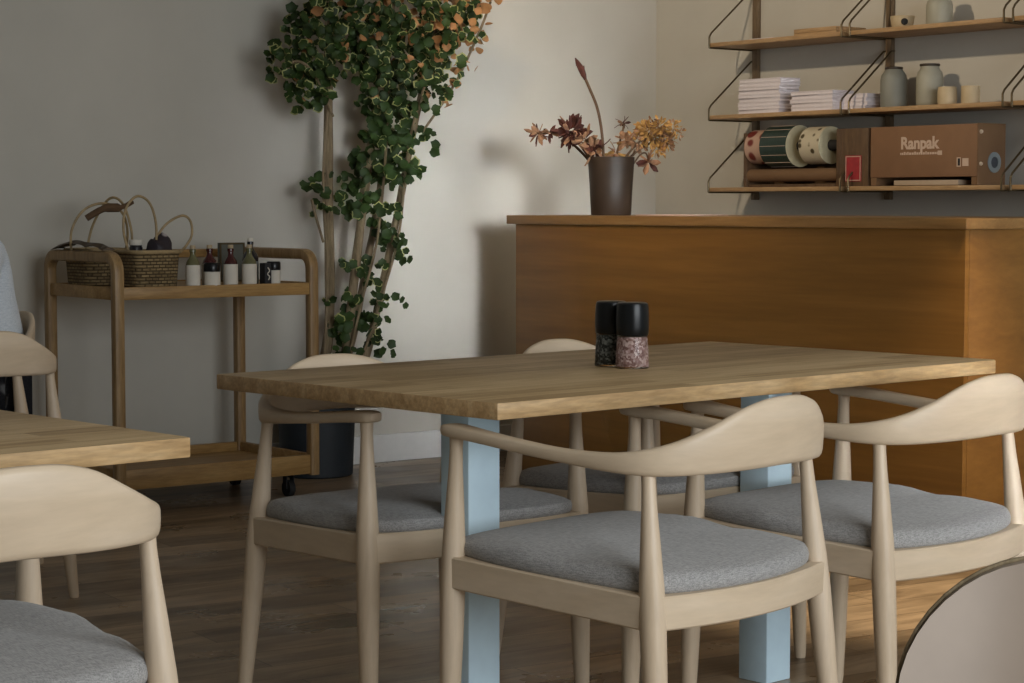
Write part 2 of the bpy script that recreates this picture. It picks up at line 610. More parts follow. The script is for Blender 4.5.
def crest_bm():
    # x, y, z top, z bottom, thickness  (right half from the centre of the back to the arm tip)
    st = [(0, -.322, .7625, .638, .021), (.05, -.319, .760, .637, .021), (.105, -.307, .746, .635, .021), (.160, -.284, .719, .633, .023), (.210, -.250, .694, .631, .025),
          (.246, -.205, .678, .631, .028), (.264, -.14, .669, .635, .030), (.272, -.04, .669, .644, .031), (.274, .06, .677, .653, .032), (.271, .14, .685, .661, .037),
          (.267, .20, .691, .666, .045), (.264, .232, .693, .668, .048), (.262, .250, .692, .670, .042), (.261, .260, .689, .674, .024)]
    S = catmull([s[:3] for s in st], 4)
    S2 = catmull([(s[3], s[4], 0) for s in st], 4)
    half = [(a.x, a.y, a.z, b.x, b.y) for a, b in zip(S, S2)]
    full = [(-x, y, zt, zb, t) for x, y, zt, zb, t in reversed(half[1:])] + half
    rings = []
    n = len(full)
    for i, (x, y, zt, zb, t) in enumerate(full):
        x0, y0 = full[max(i - 1, 0)][:2]
        x1, y1 = full[min(i + 1, n - 1)][:2]
        d = Vector((x1 - x0, y1 - y0, 0)).normalized()
        nr = Vector((d.y, -d.x, 0))     # outward
        zc, h = (zt + zb) / 2, (zt - zb) / 2
        lean = 0.10 * max(0, h - 0.02)
        r_ = []
        for k in range(16):
            a = 2 * PI * k / 16
            ca, sa = math.cos(a), math.sin(a)
            e = 0.55
            u_ = math.copysign(abs(ca) ** e, ca) * t / 2
            v_ = math.copysign(abs(sa) ** e, sa) * h
            off = u_ + lean * (v_ / max(h, .001))
            r_.append((x + nr.x * off, y + nr.y * off, zc + v_))
        rings.append(r_)
    bm = bmesh.new()
    ring_loft(bm, rings)
    return bm


def make_chair(label):
    t = thing('dining_chair', label, 'chair', group='round-backed dining chairs')
    obj('backrest', crest_bm(), M['ash_long'], t, ang=60)
    obj('seat_cushion', cushion_bm(), M['seat'], t, ang=70)
    for s in (-1, 1):
        obj('leg', leg_bm(s, FW['ft'], FW['fb']), M['ash'], t)
        obj('leg', leg_bm(s, FW['rt'], FW['rb']), M['ash'], t)
    fl, fr = legxy(-1, FW['ft'], FW['fb'], .42), legxy(1, FW['ft'], FW['fb'], .42)
    rl, rr = legxy(-1, FW['rt'], FW['rb'], .40), legxy(1, FW['rt'], FW['rb'], .40)
    obj('seat_rail', rail_bm(fl, rl, 0.0, (-1, 0, 0)), M['ash_long'], t)
    obj('seat_rail', rail_bm(fr, rr, 0.0, (1, 0, 0)), M['ash_long'], t)
    obj('seat_rail', rail_bm(rl, rr, 0.038, (0, -1, 0)), M['ash_long'], t)
    obj('seat_rail', rail_bm(fl, fr, 0.026, (0, 1, 0)), M['ash_long'], t)
    return t


def place(t, x, y, heading):
    t.location = (x, y, 0)
    t.rotation_euler = (0, 0, R(heading - 90))


chairA = make_chair('pale wooden armchair standing in front of the nearer blue table leg')
place(chairA, 2.581, 2.944, 100.1)
GR = 'round-backed dining chairs'


def chair(x, y, h, label):
    return dup(chairA, (x, y, 0), R(h - 90), label, GR)


chair(3.263, 3.020, 98.4, 'pale wooden armchair closest to the lit end of the counter')
chair(2.560, 3.665, 269, 'pale wooden armchair in front of the plant, its back above the far table edge')
chair(3.33, 3.765, 276, 'pale wooden armchair mostly hidden by the table, its back peeking up left of the grinders')
chair(1.141, 2.84, 91, 'pale wooden armchair at the bottom left, its broad back turned to us')
chair(2.277, 5.58, 95, 'empty pale wooden armchair in front of the seated person')
chair(2.50, 6.217, 175, 'pale wooden armchair the person in the pale shirt sits on')


def shell_chair(x, y, h):
    t = thing('shell_chair', 'taupe glossy shell chair, only its rounded back corner showing at the bottom right', 'chair', (x, y, 0), R(h - 90))
    W2, RC, ZT, ZB = .235, .115, .767, .40
    n = 26
    rows = []
    zs = [ZB + (ZT - RC - ZB) * k / 8 for k in range(8)] + [ZT - RC + RC * math.sin(PI / 2 * k / 10) for k in range(11)]

    def py(x_, z):
        return -.235 - .10 * (z - ZB) / (ZT - ZB) + .085 * (abs(x_) / W2) ** 2.6
    back, front = [], []
    for z in zs:
        d = max(0, z - (ZT - RC))
        w_ = W2 - RC + math.sqrt(max(0, RC * RC - d * d))
        back.append([(w_ * (2 * k / n - 1), py(w_ * (2 * k / n - 1), z), z) for k in range(n + 1)])
    bm = bmesh.new()
    G = [[bm.verts.new(p) for p in r_] for r_ in back]
    F = [[bm.verts.new((p[0] * .99, p[1] + .02, p[2] - .003)) for p in r_] for r_ in back]
    for A_, fl_ in ((G, 0), (F, 1)):
        for a, b in zip(A_, A_[1:]):
            for k in range(n):
                q = (a[k], a[k + 1], b[k + 1], b[k])
                bm.faces.new(q if fl_ == 0 else tuple(reversed(q)))
    loop = [(r_, 0) for r_ in range(len(zs))] + [(len(zs) - 1, k) for k in range(1, n + 1)] + [(r_, n) for r_ in range(len(zs) - 2, -1, -1)] + [(0, k) for k in range(n - 1, 0, -1)]
    for p, q in zip(loop, loop[1:] + loop[:1]):
        bm.faces.new((G[p[0]][p[1]], G[q[0]][q[1]], F[q[0]][q[1]], F[p[0]][p[1]]))
    rim = [Vector(back[a][b]) + Vector((0, .010, 0)) for a, b in loop[:len(zs) * 2 + n - 1]]
    shell = plain('taupe_leather', (0.27, 0.215, 0.17), 0.3, var=.1, scale=7, spec=0.12)
    b_ = obj('backrest', bm, shell, t, ang=60)
    bm = bmesh.new()
    tube(bm, rim, .0022, 8)
    obj('piping', bm, M['bark'], b_)
    bm = bmesh.new()
    O = catmull([(.22, -.12, 0), (.235, .05, 0), (.215, .20, 0), (.10, .235, 0), (-.10, .235, 0), (-.215, .20, 0), (-.235, .05, 0), (-.22, -.12, 0), (-.12, -.22, 0), (.12, -.22, 0)], 5, True)
    ring_loft(bm, [[(p.x * q, p.y * q, z) for p in O] for q, z in ((.9, .395), (1.0, .41), (1.02, .43), (.98, .45), (.85, .457), (.4, .452))])
    obj('seat', bm, shell, t, ang=60)
    for sx in (-1, 1):
        for sy in (-1, 1):
            bm = bmesh.new()
            a, b = Vector((sx * .21, sy * .205, 0)), Vector((sx * .165, sy * .15, .40))
            ring_loft(bm, [[(a.lerp(b, q).x + r_ * math.cos(2 * PI * k / 16), a.lerp(b, q).y + r_ * math.sin(2 * PI * k / 16), a.lerp(b, q).z) for k in range(16)] for q, r_ in ((0, .011), (.5, .015), (1, .018))])
            obj('leg', bm, M['ash'], t)
    return t


shell_chair(1.382, 0.988, 209)

# ------------------------------------------------------------------ tables
TL, TW, TZ, TT = 1.566, 0.886, 0.741, 0.032


def make_table(label, loc, rz, legs):
    t = thing('dining_table', label, 'table', loc, rz, 'plank-topped dining tables')
    bm = box(-TL / 2, -TW / 2, TZ - TT, TL / 2, TW / 2, TZ, 0.003, 2)
    for f in bm.faces:
        f.normal_update()
        if abs(f.normal.z) < 0.6:
            f.material_index = 1
    obj('tabletop', bm, [M['table_top'], M['table_edge']], t)
    for lx, ly in legs:
        obj('leg', box(lx - .0425, ly - .0425, 0, lx + .0425, ly + .0425, TZ - TT, 0.003), M['blue'], t)
        obj('mounting_plate', box(lx - .11, ly - .11, TZ - TT - .006, lx + .11, ly + .11, TZ - TT - 0.0002), M['blue'], t)
    return t


make_table('plank-topped oak table on pale blue square legs with two grinders standing on it', (3.022, 3.509, 0), R(5.11), [(-.54, -.095), (.365, -.105)])
make_table('oak table whose bare corner juts in from the left edge of the photo', (.752, 3.220, 0), R(5.11), [(-.45, 0), (.45, 0)])

# ------------------------------------------------------------------ grinders


def grinder(name, label, x, y, fill, part):
    t = thing(name, label, 'grinder', (x, y, TZ), 0, 'salt and pepper grinders')
    g = bmesh.new()
    lathe(g, [(.0358, 0), (.0375, .003), (.0365, .03), (.0338, .066), (.0338, .072)], 32)
    obj('glass_jar', g, M['glass'], t)
    f = bmesh.new()
    lathe(f, [(.0338, .004), (.0352, .007), (.034, .03), (.0315, .062), (.0315, .069)], 28)
    obj(part, f, fill, t)
    cp = bmesh.new()
    lathe(cp, [(.034, .0722), (.0355, .074), (.0366, .09), (.0366, .115), (.0355, .136), (.034, .142), (.03, .1445)], 32)
    obj('cap', cp, M['black'], t)
    return t


grinder('salt_grinder', 'grinder filled with pink salt under a black cap, in front of the pepper one', 3.011, 3.467, M['salt'], 'salt_filling')
grinder('pepper_grinder', 'grinder filled with dark peppercorns under a black cap, partly behind the salt one', 3.018, 3.546, M['pepper'], 'pepper_filling')

# ------------------------------------------------------------------ counter
cx0, cx1, cy0, cy1 = 5.27, 6.02, 4.435, 6.80
t = thing('service_counter', 'long orange-brown oak counter with overhanging top in front of the shelf wall', 'counter', (cx0, cy0, 0))
dx, dy = cx1 - cx0, cy1 - cy0
obj('front_panel', box(0, 0.001, 0, 0.02, dy, 1.0195, 0.001), M['counter'], t)
obj('end_panel', box(0.0202, 0, 0, dx, 0.02, 1.0195, 0.001), M['counter'], t)
obj('end_panel', box(0.0202, dy - 0.02, 0, dx, dy, 1.0195, 0.001), M['counter'], t)
obj('back_panel', box(dx - 0.02, 0.0202, 0, dx, dy - 0.0202, 1.0195, 0.001), M['counter'], t)
obj('countertop', box(-0.012, -0.012, 1.02, dx + 0.012, dy + 0.05, 1.0565, 0.004), M['counter_top'], t)
CT = 1.0565

# bronze pot of dried flowers
PX, PY = 5.46, 6.42
t = thing('flower_pot', 'tapered dark bronze pot holding dried flowers on the counter', 'pot', (PX, PY, CT))
prof = [(.078, 0), (.081, .004), (.087, .12), (.094, .228), (.095, .233), (.090, .234), (.084, .12), (.074, .01)]
bm = bmesh.new()
lathe(bm, prof, 40)
for v in bm.verts:
    v.co.x *= 1.0
obj('pot_body', bm, M['bronze'], t)
ft = bmesh.new()
lathe(ft, [(.07, .15), (.084, .151), (.084, .155), (.07, .16)], 30)
obj('dry_moss', ft, M['soil'], t)
bl = bmesh.new()
bx(bl, -.105, -.15, 0, .105, .15, .004, 0.001)
tag(obj('paper_booklet', bl, plain('pink_paper', (0.62, 0.45, 0.40), 0.8), None, (5.58, 6.13, CT), (0, 0, R(8))), 'thin pink paper booklet lying on the counter beside the bronze pot', 'booklet')

M['stalk'] = plain('dry_stalk', (0.10, 0.055, 0.025), 0.8, var=0.3)
M['petal_dark'] = plain('dark_dry_petal', (0.075, 0.018, 0.01), 0.8, var=0.4, scale=40)
M['petal_tan'] = plain('tan_dry_petal', (0.30, 0.16, 0.085), 0.8, var=0.35, scale=40)
M['petal_gold'] = plain('gold_dry_petal', (0.48, 0.27, 0.08), 0.8, var=0.35, scale=40)


def petal(bm, base, d, length, width, mi=0, cup=0.25):
    d = Vector(d).normalized()
    up = Vector((0, 0, 1)) if abs(d.z) < .9 else Vector((1, 0, 0))
    s = d.cross(up).normalized()
    n = s.cross(d).normalized()
    s = (Matrix.Rotation(random.uniform(0, PI), 3, d) @ s)
    n = s.cross(d).normalized()
    base = Vector(base)
    rows = []
    for t_, w_ in ((0, .25), (.35, .9), (.7, 1.0), (1.0, .12)):
        c = base + d * length * t_ + n * (cup * length * t_ * t_)
        rows.append((c - s * width * w_ / 2 + n * width * .12, c - n * width * .05, c + s * width * w_ / 2 + n * width * .12))
    vs = [[bm.verts.new(p) for p in r_] for r_ in rows]
    for a, b in zip(vs, vs[1:]):
        for i in range(2):
            f = bm.faces.new((a[i], a[i + 1], b[i + 1], b[i]))
            f.material_index = mi


PB = Vector((PX, PY, CT + .157))
# the flowers spread along a line across the counter corner
def fp(dy_, dz_, dx_=0.0):
    return (PX + .79 * dy_ - .61 * dx_, PY - .61 * dy_ - .79 * dx_, CT + dz_)


# tall bud stem
bm = bmesh.new()
tube(bm, catmull([fp(-.03, .157), fp(-.035, .30, .01), fp(-.055, .42, .02), fp(-.09, .51, .02), fp(-.115, .565, .02)], 6), 0.0058, 8)
o = obj('stalk', bm, M['stalk'])
tall = thing('dried_flower_stem', 'tall single dried stem with a closed bud rising out of the bronze pot', 'dried flower', fp(-.03, .157))
o.parent = tall
o.matrix_parent_inverse = Matrix.Translation(-Vector(fp(-.03, .157)))
bm = bmesh.new()
tube(bm, [fp(-.104, .54, .02), fp(-.112, .56, .02), fp(-.122, .585, .02), fp(-.137, .61, .02), fp(-.146, .628, .02)], [.005, .011, .0135, .009, .002], 8)
for k in range(8):
    a = k / 8
    petal(bm, fp(-.106 - .025 * a, .545 + .05 * a, .02), (random.uniform(-.5, .5), .6 + random.uniform(-.7, .5), 1.2), .035, .012)
ob = obj('bud', bm, M['petal_dark'], None)
ob.parent = tall
ob.matrix_parent_inverse = Matrix.Translation(-Vector(fp(-.03, .157)))


def flower_thing(name, label, stalks, heads, petals, mats, cat='dried flower'):
    org = Vector(fp(0, .157))
    root = thing(name, label, cat, org)
    inv = Matrix.Translation(-org)
    bm = bmesh.new()
    for pts, r_ in stalks:
        tube(bm, catmull(pts, 5), r_, 7)
    o1 = obj('stalks', bm, M['stalk'])
    o1.parent, o1.matrix_parent_inverse = root, inv
    bm = bmesh.new()
    for c, r_, n, ln, wd, mi in heads:
        c = Vector(c)
        for k in range(n):
            z = 1 - 2 * (k + .5) / n
            a = k * 2.39996
            d = Vector((math.sqrt(1 - z * z) * math.cos(a), math.sqrt(1 - z * z) * math.sin(a), z))
            d = (d + Vector([random.uniform(-.4, .4) for _ in range(3)])).normalized()
            petal(bm, c + d * r_ * random.uniform(.2, .9), d, ln * random.uniform(.7, 1.2), wd, mi if random.random() < .75 else (mi + 1) % len(mats))
    o2 = obj(petals, bm, mats)
    o2.parent, o2.matrix_parent_inverse = root, inv
    return root


flower_thing('dried_protea', 'dried dark red-brown flower head leaning left out of the bronze pot',
             [([fp(-.04, .157), fp(-.09, .235, .01), fp(-.14, .30, .0), fp(-.165, .32, 0)], .0065), ([fp(-.04, .157), fp(-.11, .245, -.03), fp(-.20, .325, -.02), fp(-.25, .332, -.02), fp(-.32, .328, -.02)], .0055)],
             [(fp(-.165, .335), .03, 60, .055, .026, 0), (fp(-.11, .30, .02), .022, 22, .05, .026, 1), (fp(-.07, .26, .02), .02, 18, .055, .026, 1), (fp(-.295, .330, -.02), .010, 22, .045, .018, 1), (fp(-.25, .332, -.02), .006, 12, .035, .014, 0)],
             'petals', [M['petal_dark'], M['petal_tan']])
flower_thing('dried_hydrangea', 'dried golden flower cluster leaning right out of the bronze pot',
             [([fp(.03, .157), fp(.06, .235, .01), fp(.12, .30, .0), fp(.17, .34, .0)], .005), ([fp(.03, .157), fp(.08, .235, -.02), fp(.16, .29, -.02), fp(.25, .30, -.02)], .005), ([fp(.0, .157), fp(.03, .27, -.03), fp(.055, .37, -.03)], .0045)],
             [(fp(.15, .335), .055, 150, .024, .015, 0), (fp(.105, .30, -.02), .045, 70, .024, .015, 1), (fp(.215, .305, -.02), .045, 100, .024, .015, 1), (fp(.19, .355, .02), .04, 60, .022, .014, 0), (fp(.25, .35, 0), .03, 40, .02, .010, 0), (fp(.275, .33, 0), .03, 24, .018, .008, 1), (fp(.05, .30, .02), .018, 18, .035, .02, 1), (fp(.19, .27, 0), .035, 50, .022, .012, 0), (fp(.02, .25, -.03), .018, 16, .045, .022, 1)],
             'petals', [M['petal_gold'], M['petal_tan']])
flower_thing('dried_leaf_spray', 'curled brown dried leaf hanging over the right rim of the bronze pot',
             [([fp(.06, .157), fp(.11, .235, .0), fp(.138, .25, 0), fp(.15, .22, 0)], .0035)],
             [(fp(.15, .215), .012, 10, .05, .03, 0), (fp(.05, .37, -.03), .01, 12, .03, .012, 1)],
             'leaves', [M['petal_tan'], M['petal_dark']])

# ------------------------------------------------------------------ wall shelving on the right wall
SD = 0.27
ups = (6.706, 5.920, 5.128)
ends = ((6.729, 5.948), (5.902, 5.120), (5.076, 4.31))
words_u = ('left upright wooden post of the wall shelving, nearest the plant corner', 'middle upright wooden post of the wall shelving, behind the grey bottles', 'right upright wooden post of the wall shelving, at the photo edge beyond the cardboard box')
for k, y in enumerate(ups):
    tag(obj('shelf_upright', box(-0.022, -0.017, 1.12, 0, 0.017, 2.55, 0.003), M['walnut'], None, (X1, y, 0)), words_u[k], 'shelf post', 'shelf uprights')
rows = ((1.156, 'bottom'), (1.470, 'middle'), (1.784, 'top'))
holds = {('bottom', 0): 'oak wall shelf, bottom left, carrying the sticker roll dispenser',
         ('bottom', 1): 'oak wall shelf, bottom row, carrying the brown cardboard dispenser box',
         ('bottom', 2): 'oak wall shelf, bottom row, cut by the right photo edge',
         ('middle', 0): 'oak wall shelf, middle row, carrying the stacks of white booklets',
         ('middle', 1): 'oak wall shelf, middle row, carrying two grey bottles and two small cups',
         ('middle', 2): 'oak wall shelf, middle row, cut by the right photo edge',
         ('top', 0): 'oak wall shelf, top left, carrying a flat wooden tray',
         ('top', 1): 'oak wall shelf, top row, carrying one cup with a dark spot and one bottle',
         ('top', 2): 'oak wall shelf, top row, cut by the right photo edge'}
SH = {}
for zb, rw in rows:
    for k, y in enumerate(ups):
        ya, yb = ends[k]
        root = thing('wall_shelf', holds[(rw, k)], 'shelf', (X1, (ya + yb) / 2, zb), 0, 'wall shelves')
        hw = (ya - yb) / 2
        obj('board', box(-SD, -hw, 0, -0.003, hw, 0.018, 0.002), M['shelf'], root)
        for s in (1, -1):
            bm = bmesh.new()
            yy = s * (hw + 0.0005)
            P = [(-SD - .003, yy, -.003), (-SD - .003, yy, .045), (-SD + .008, yy, .062), (-0.02, yy, .262), (-.004, yy, .262)]
            tube(bm, P, 0.0042, 8)
            tube(bm, [(-SD - .003, yy, -.003), (-.01, yy, -.003)], 0.0035, 8)
            obj('bracket', bm, M['brass'], root)
        SH[(rw, k)] = zb + 0.018
Z1, Z2, Z3 = SH[('top', 0)], SH[('middle', 0)], SH[('bottom', 0)]

ordn = ['lowest', 'second from the bottom', 'third from the bottom', 'fourth from the bottom', 'fifth from the bottom', 'sixth from the bottom', 'seventh from the bottom', 'eighth from the bottom', 'ninth from the bottom', 'topmost']


def booklet_stack(yc, wy, xc, wx, n, th, where, group):
    for k in range(n):
        bm = bmesh.new()
        bx(bm, -wx / 2, -wy / 2, 0, wx / 2, wy / 2, th * .22, .0006, 1)
        bx(bm, -wx / 2 + .002, -wy / 2 + .002, th * .22, wx / 2 - .001, wy / 2 - .002, th * .74, 0)
        bx(bm, -wx / 2, -wy / 2, th * .74, wx / 2, wy / 2, th * .97, .0006, 1)
        lab = ('topmost' if k == n - 1 else ordn[k]) + ' white booklet ' + where
        o = obj('booklet', bm, M['paper'], None, (xc + random.uniform(-.004, .004), yc + random.uniform(-.005, .005), Z2 + k * th), (0, 0, R(random.uniform(-1.5, 1.5))))
        tag(o, lab, 'booklet', group)


booklet_stack(6.447, .25, 6.365, .12, 9, .0165, 'in the tall left stack on the shelf', 'booklets in the tall stack')
booklet_stack(6.130, .24, 6.365, .13, 5, .0165, 'in the low stack beside the tall one', 'booklets in the low front stack')
booklet_stack(5.965, .15, 6.43, .12, 4, .0165, 'in the small stack beside the blue-grey bottle', 'booklets in the small right stack')


def crock(name, label, cat, x, y, z, prof, m, group=None, seg=30):
    bm = bmesh.new()
    lathe(bm, prof, seg)
    o = obj(name, bm, m, None, (x, y, z))
    return tag(o, label, cat, group)


bot = [(a * .76, b) for a, b in [(.060, 0), (.069, .006), (.072, .02), (.072, .115), (.066, .135), (.050, .152), (.043, .160), (.045, .166), (.041, .168), (.036, .14)]]
tall_b = [(a * .80, b) for a, b in [(.056, 0), (.064, .006), (.067, .02), (.067, .115), (.061, .138), (.048, .150), (.046, .163), (.048, .169), (.043, .170), (.036, .14)]]


def bottle_with_rim(label, x, y, z, prof, m):
    t_ = thing('stoneware_bottle', label, 'bottle', (x, y, z), 0, 'stoneware bottles on the shelves')
    bm = bmesh.new()
    lathe(bm, prof, 32)
    obj('bottle_body', bm, m, t_)
    rz = prof[-3][1]
    bm = bmesh.new()
    rr = prof[-4][0] + .0035
    lathe(bm, [(rr - .002, rz - .008), (rr, rz - .006), (rr, rz), (rr - .003, rz + .002)], 28)
    obj('rim', bm, M['bronze'], t_)
    return t_


bottle_with_rim('blue-grey stoneware bottle beside the middle shelf post', 6.43, 5.795, Z2, bot, M['stoneware_dark'])
bottle_with_rim('pale grey stoneware bottle with brown rim, behind the small cup on the middle shelf', 6.43, 5.606, Z2, tall_b, M['stoneware'])
bottle_with_rim('pale stoneware bottle standing on the top shelf', 6.42, 5.552, Z1, [(a * .98, b * .72) for a, b in tall_b], M['stoneware'])
cupp = [(.031, 0), (.036, .004), (.038, .02), (.0375, .055), (.035, .071), (.033, .072), (.031, .055), (.030, .012)]
crock('stoneware_cup', 'sand-coloured stoneware cup in front of the pale grey bottle', 'cup', 6.375, 5.468, Z2, cupp, M['cup'], 'small cups on the middle shelf')
cupp2 = [(.033, 0), (.036, .003), (.0365, .01), (.037, .055), (.037, .071), (.035, .072), (.033, .055), (.032, .01)]
crock('stoneware_cup', 'sand-coloured straight stoneware cup, rightmost on the middle shelf', 'cup', 6.40, 5.372, Z2, cupp2, M['cup'], 'small cups on the middle shelf')
t = thing('tea_bowl', 'small sandy bowl with a dark spot on the top shelf beside the post', 'bowl', (6.41, 5.735, Z1))
bm = bmesh.new()
lathe(bm, [(.036, 0), (.040, .004), (.046, .03), (.049, .052), (.047, .053), (.043, .03), (.037, .01)], 32)
obj('bowl_body', bm, M['cup'], t)
bm = bmesh.new()
bmesh.ops.create_uvsphere(bm, u_segments=14, v_segments=8, radius=.014)
for v in bm.verts:
    v.co.x *= .35
obj('dark_spot', bm, M['black_matte'], t, (-.0285, -.036, .028), (0, 0, R(52)))
t = thing('wooden_tray', 'flat wooden tray lying on the top left shelf', 'tray', (6.40, 6.125, Z1))
bm = bmesh.new()
bx(bm, -.09, -.12, 0, .09, .12, .01, .002)
for a in ((-.09, -.12, -.08, .12), (.08, -.12, .09, .12), (-.08, -.12, .08, -.11), (-.08, .11, .08, .12)):
    bx(bm, a[0], a[1], .0102, a[2], a[3], .028, .002)
obj('tray_body', bm, M['shelf'], t)
tag(obj('paper_sheet', box(-.08, -.07, 0, .08, .07, .006, .001), M['paper'], None, (6.40, 6.45, Z1)), 'thin pale sheet stack lying left of the wooden tray on the top shelf', 'paper')

# ------------------------------------------------------------------ sticker roll dispenser (bottom shelf)
DX, DY = 6.31, 6.18
t = thing('roll_dispenser', 'dark wooden dispenser stand holding sticker rolls on the bottom shelf', 'dispenser', (DX, DY, Z3))
M['wood_dark'] = wood('dark_dispenser_wood', (0.085, 0.048, 0.024), (0.12, 0.07, 0.036), (0.16, 0.098, 0.052), (9, 9, 1.2), 3.0, 0.5)
obj('side_panel', box(0, .345, 0, .2, .36, .232, .001), M['wood_dark'], t)
obj('side_panel', box(0, -.36, 0, .2, -.185, .235, .001), M['wood_dark'], t)
obj('base_board', box(.015, -.184, 0, .19, .344, .012, .001), M['wood_dark'], t)
obj('front_roller', tube(bmesh.new(), [(.03, -.184, .050), (.03, .344, .050)], .027, 16), M['cardboard_side'], t)
obj('back_board', box(.17, -.184, .0125, .19, .344, .12, .001), M['wood_dark'], t)
obj('axle', tube(bmesh.new(), [(.055, -.184, .172), (.055, .344, .172)], .022, 16), M['black_matte'], t)
rc = bmesh.new()
bx(rc, -.0035, -.325, .02, -.0002, -.238, .125, .0004, 1)
o = obj('red_card', rc, plain('red_card_print', (0.32, 0.022, 0.028), 0.6, var=.15, scale=60), t)
o['label'] = 'red card'
rc = bmesh.new()
for a in ((-.322, .023, -.319, .122), (-.244, .023, -.241, .122), (-.319, .023, -.244, .026), (-.319, .119, -.244, .122)):
    bx(rc, -.0042, a[0], a[1], -.0036, a[2], a[3])
c_ = obj('card_border', rc, M['print'], o)


def blot(name, base, spots, scale, thr):
    m, nt, b = mat(name)
    vo = N(nt, 'ShaderNodeTexVoronoi')
    vo.inputs['Scale'].default_value = scale
    nt.links.new(coords(nt), vo.inputs['Vector'])
    nt.links.new(ramp(nt, vo.outputs['Distance'], [(thr - .05, spots), (thr + .05, base)]), b.inputs['Base Color'])
    b.inputs['Roughness'].default_value = .6
    return m


def label_roll(label, y0, y1, r_, mprint, mend, rings=False):
    root = thing('sticker_roll', label, 'roll', (DX + .055, DY, Z3 + .172), 0, 'sticker rolls on the dispenser axle')
    bm = bmesh.new()
    seg = 40
    ri = .0235
    R_ = []
    for rr, yy in ((ri, y0), (r_, y0), (r_, y1), (ri, y1)):
        R_.append([(rr * math.cos(2 * PI * i / seg), yy, rr * math.sin(2 * PI * i / seg)) for i in range(seg)])
    R_.append(R_[0])
    vr = [[bm.verts.new(p) for p in q] for q in R_[:4]]
    vr.append(vr[0])
    for q, (a, b) in enumerate(zip(vr, vr[1:])):
        for i in range(seg):
            f = bm.faces.new((a[i], a[(i + 1) % seg], b[(i + 1) % seg], b[i]))
            f.material_index = 0 if q == 1 else 1
    obj('paper_roll', bm, [mprint, mend], root)
    if rings:
        bm = bmesh.new()
        for k in range(14):
            a = 2 * PI * k / 14
            for yy in (y0 + .003,):
                pass
            c0 = Vector((math.cos(a), 0, math.sin(a))) * (r_ + .0003)
            tube(bm, [(c0.x, y0 + .004, c0.z), (c0.x, y1 - .004, c0.z)], .0012, 6)
        obj('sticker_gaps', bm, M['print'], root)
    return root


cream = plain('cream_roll_paper', (0.55, 0.50, 0.33), .7, var=.05)
label_roll('sticker roll with dark red blotches, leftmost on the dispenser',   .245, .338, .073, blot('red_blotch_print', (0.5, 0.33, 0.25), (0.16, 0.018, 0.012), 17, .45), cream)
label_roll('large dark green sticker roll with cream side, centre of the dispenser',   .075, .232, .088, plain('dark_green_print', (0.016, 0.036, 0.028), .45, var=.2), cream, True)
label_roll('cream sticker roll with small dark figures, rightmost on the dispenser', -.105, .010, .078, blot('cream_blotch_print', (0.55, 0.49, 0.36), (0.07, 0.05, 0.02), 24, .26), cream)

# ------------------------------------------------------------------ cardboard dispenser box
BX, BY = 6.31, 5.262
t = thing('cardboard_box', 'brown cardboard paper dispenser box with pale lettering on the bottom shelf', 'box', (BX, BY, Z3))
bl_, bw = .545, .165
bm = bmesh.new()
bx(bm, 0, 0, .034, bw, bl_, .236, .002)
obj('box_sleeve', bm, M['cardboard'], t)
bm = bmesh.new()
bx(bm, .001, -.0032, .002, bw, -.0002, .238, .0005, 1)
bx(bm, .004, 0, .002, bw - .002, .028, .0338)
bx(bm, .004, bl_ - .03, .002, bw - .002, bl_, .0338)
bx(bm, bw - .02, .0281, .002, bw - .002, bl_ - .0301, .0338)
obj('end_panel', bm, M['cardboard_side'], t)
bm = bmesh.new()
pts = [(.0, .10), (.0, .43), (.11, .43), (.11, .10)]
bx(bm, .012, .10, .002, .12, .43, .022, .002)
obj('paper_sheet', bm, plain('kraft_paper', (0.42, 0.33, 0.24), .8, var=.05), t)
bm = bmesh.new()
seg = 30
rr = []
for r_, yy in ((.040, -.0034), (.040, -.0065), (.022, -.0068), (.022, -.0034)):
    rr.append([(.098 + r_ * .95 * math.cos(2 * PI * i / seg), yy, .088 + r_ * math.sin(2 * PI * i / seg)) for i in range(seg)])
ring_loft(bm, rr, False, False)
ring = obj('round_handle', bm, plain('pale_blue_ring', (0.22, 0.27, 0.29), .5), t)
bm = bmesh.new()
rr = [[(.098 + .0225 * .95 * math.cos(2 * PI * i / seg), yy, .088 + .0225 * math.sin(2 * PI * i / seg)) for i in range(seg)] for yy in (-.0035, -.0045)]
ring_loft(bm, rr)
obj('hole', bm, plain('dark_blue_hole', (0.03, 0.04, 0.055), .5), ring)
bm = bmesh.new()
for zz in (.205, .082):
    bmesh.ops.create_uvsphere(bm, u_segments=12, v_segments=8, radius=.008, matrix=Matrix.Translation((.018, -.005, zz)))
obj('rivets', bm, plain('pale_rivet', (0.5, 0.42, 0.32), .4), t)


def text_mesh(s, size):
    cu = bpy.data.curves.new('txt', 'FONT')
    cu.body = s
    cu.size = size
    cu.extrude = .0004
    cu.offset = .0022
    tmp = bpy.data.objects.new('txt', cu)
    COL.objects.link(tmp)
    dg = bpy.context.evaluated_depsgraph_get()
    dg.update()
    me = bpy.data.meshes.new_from_object(tmp.evaluated_get(dg))
    bpy.data.objects.remove(tmp)
    bpy.data.curves.remove(cu)
    return me


def lettering(s, size, parent, loc, m, bold=False):
    me = text_mesh(s, size)
    me.materials.append(m)
    o = bpy.data.objects.new('lettering', me)
    COL.objects.link(o)
    o.parent = parent
    o.location = loc
    o.rotation_euler = (R(90), 0, R(-90))
    return o


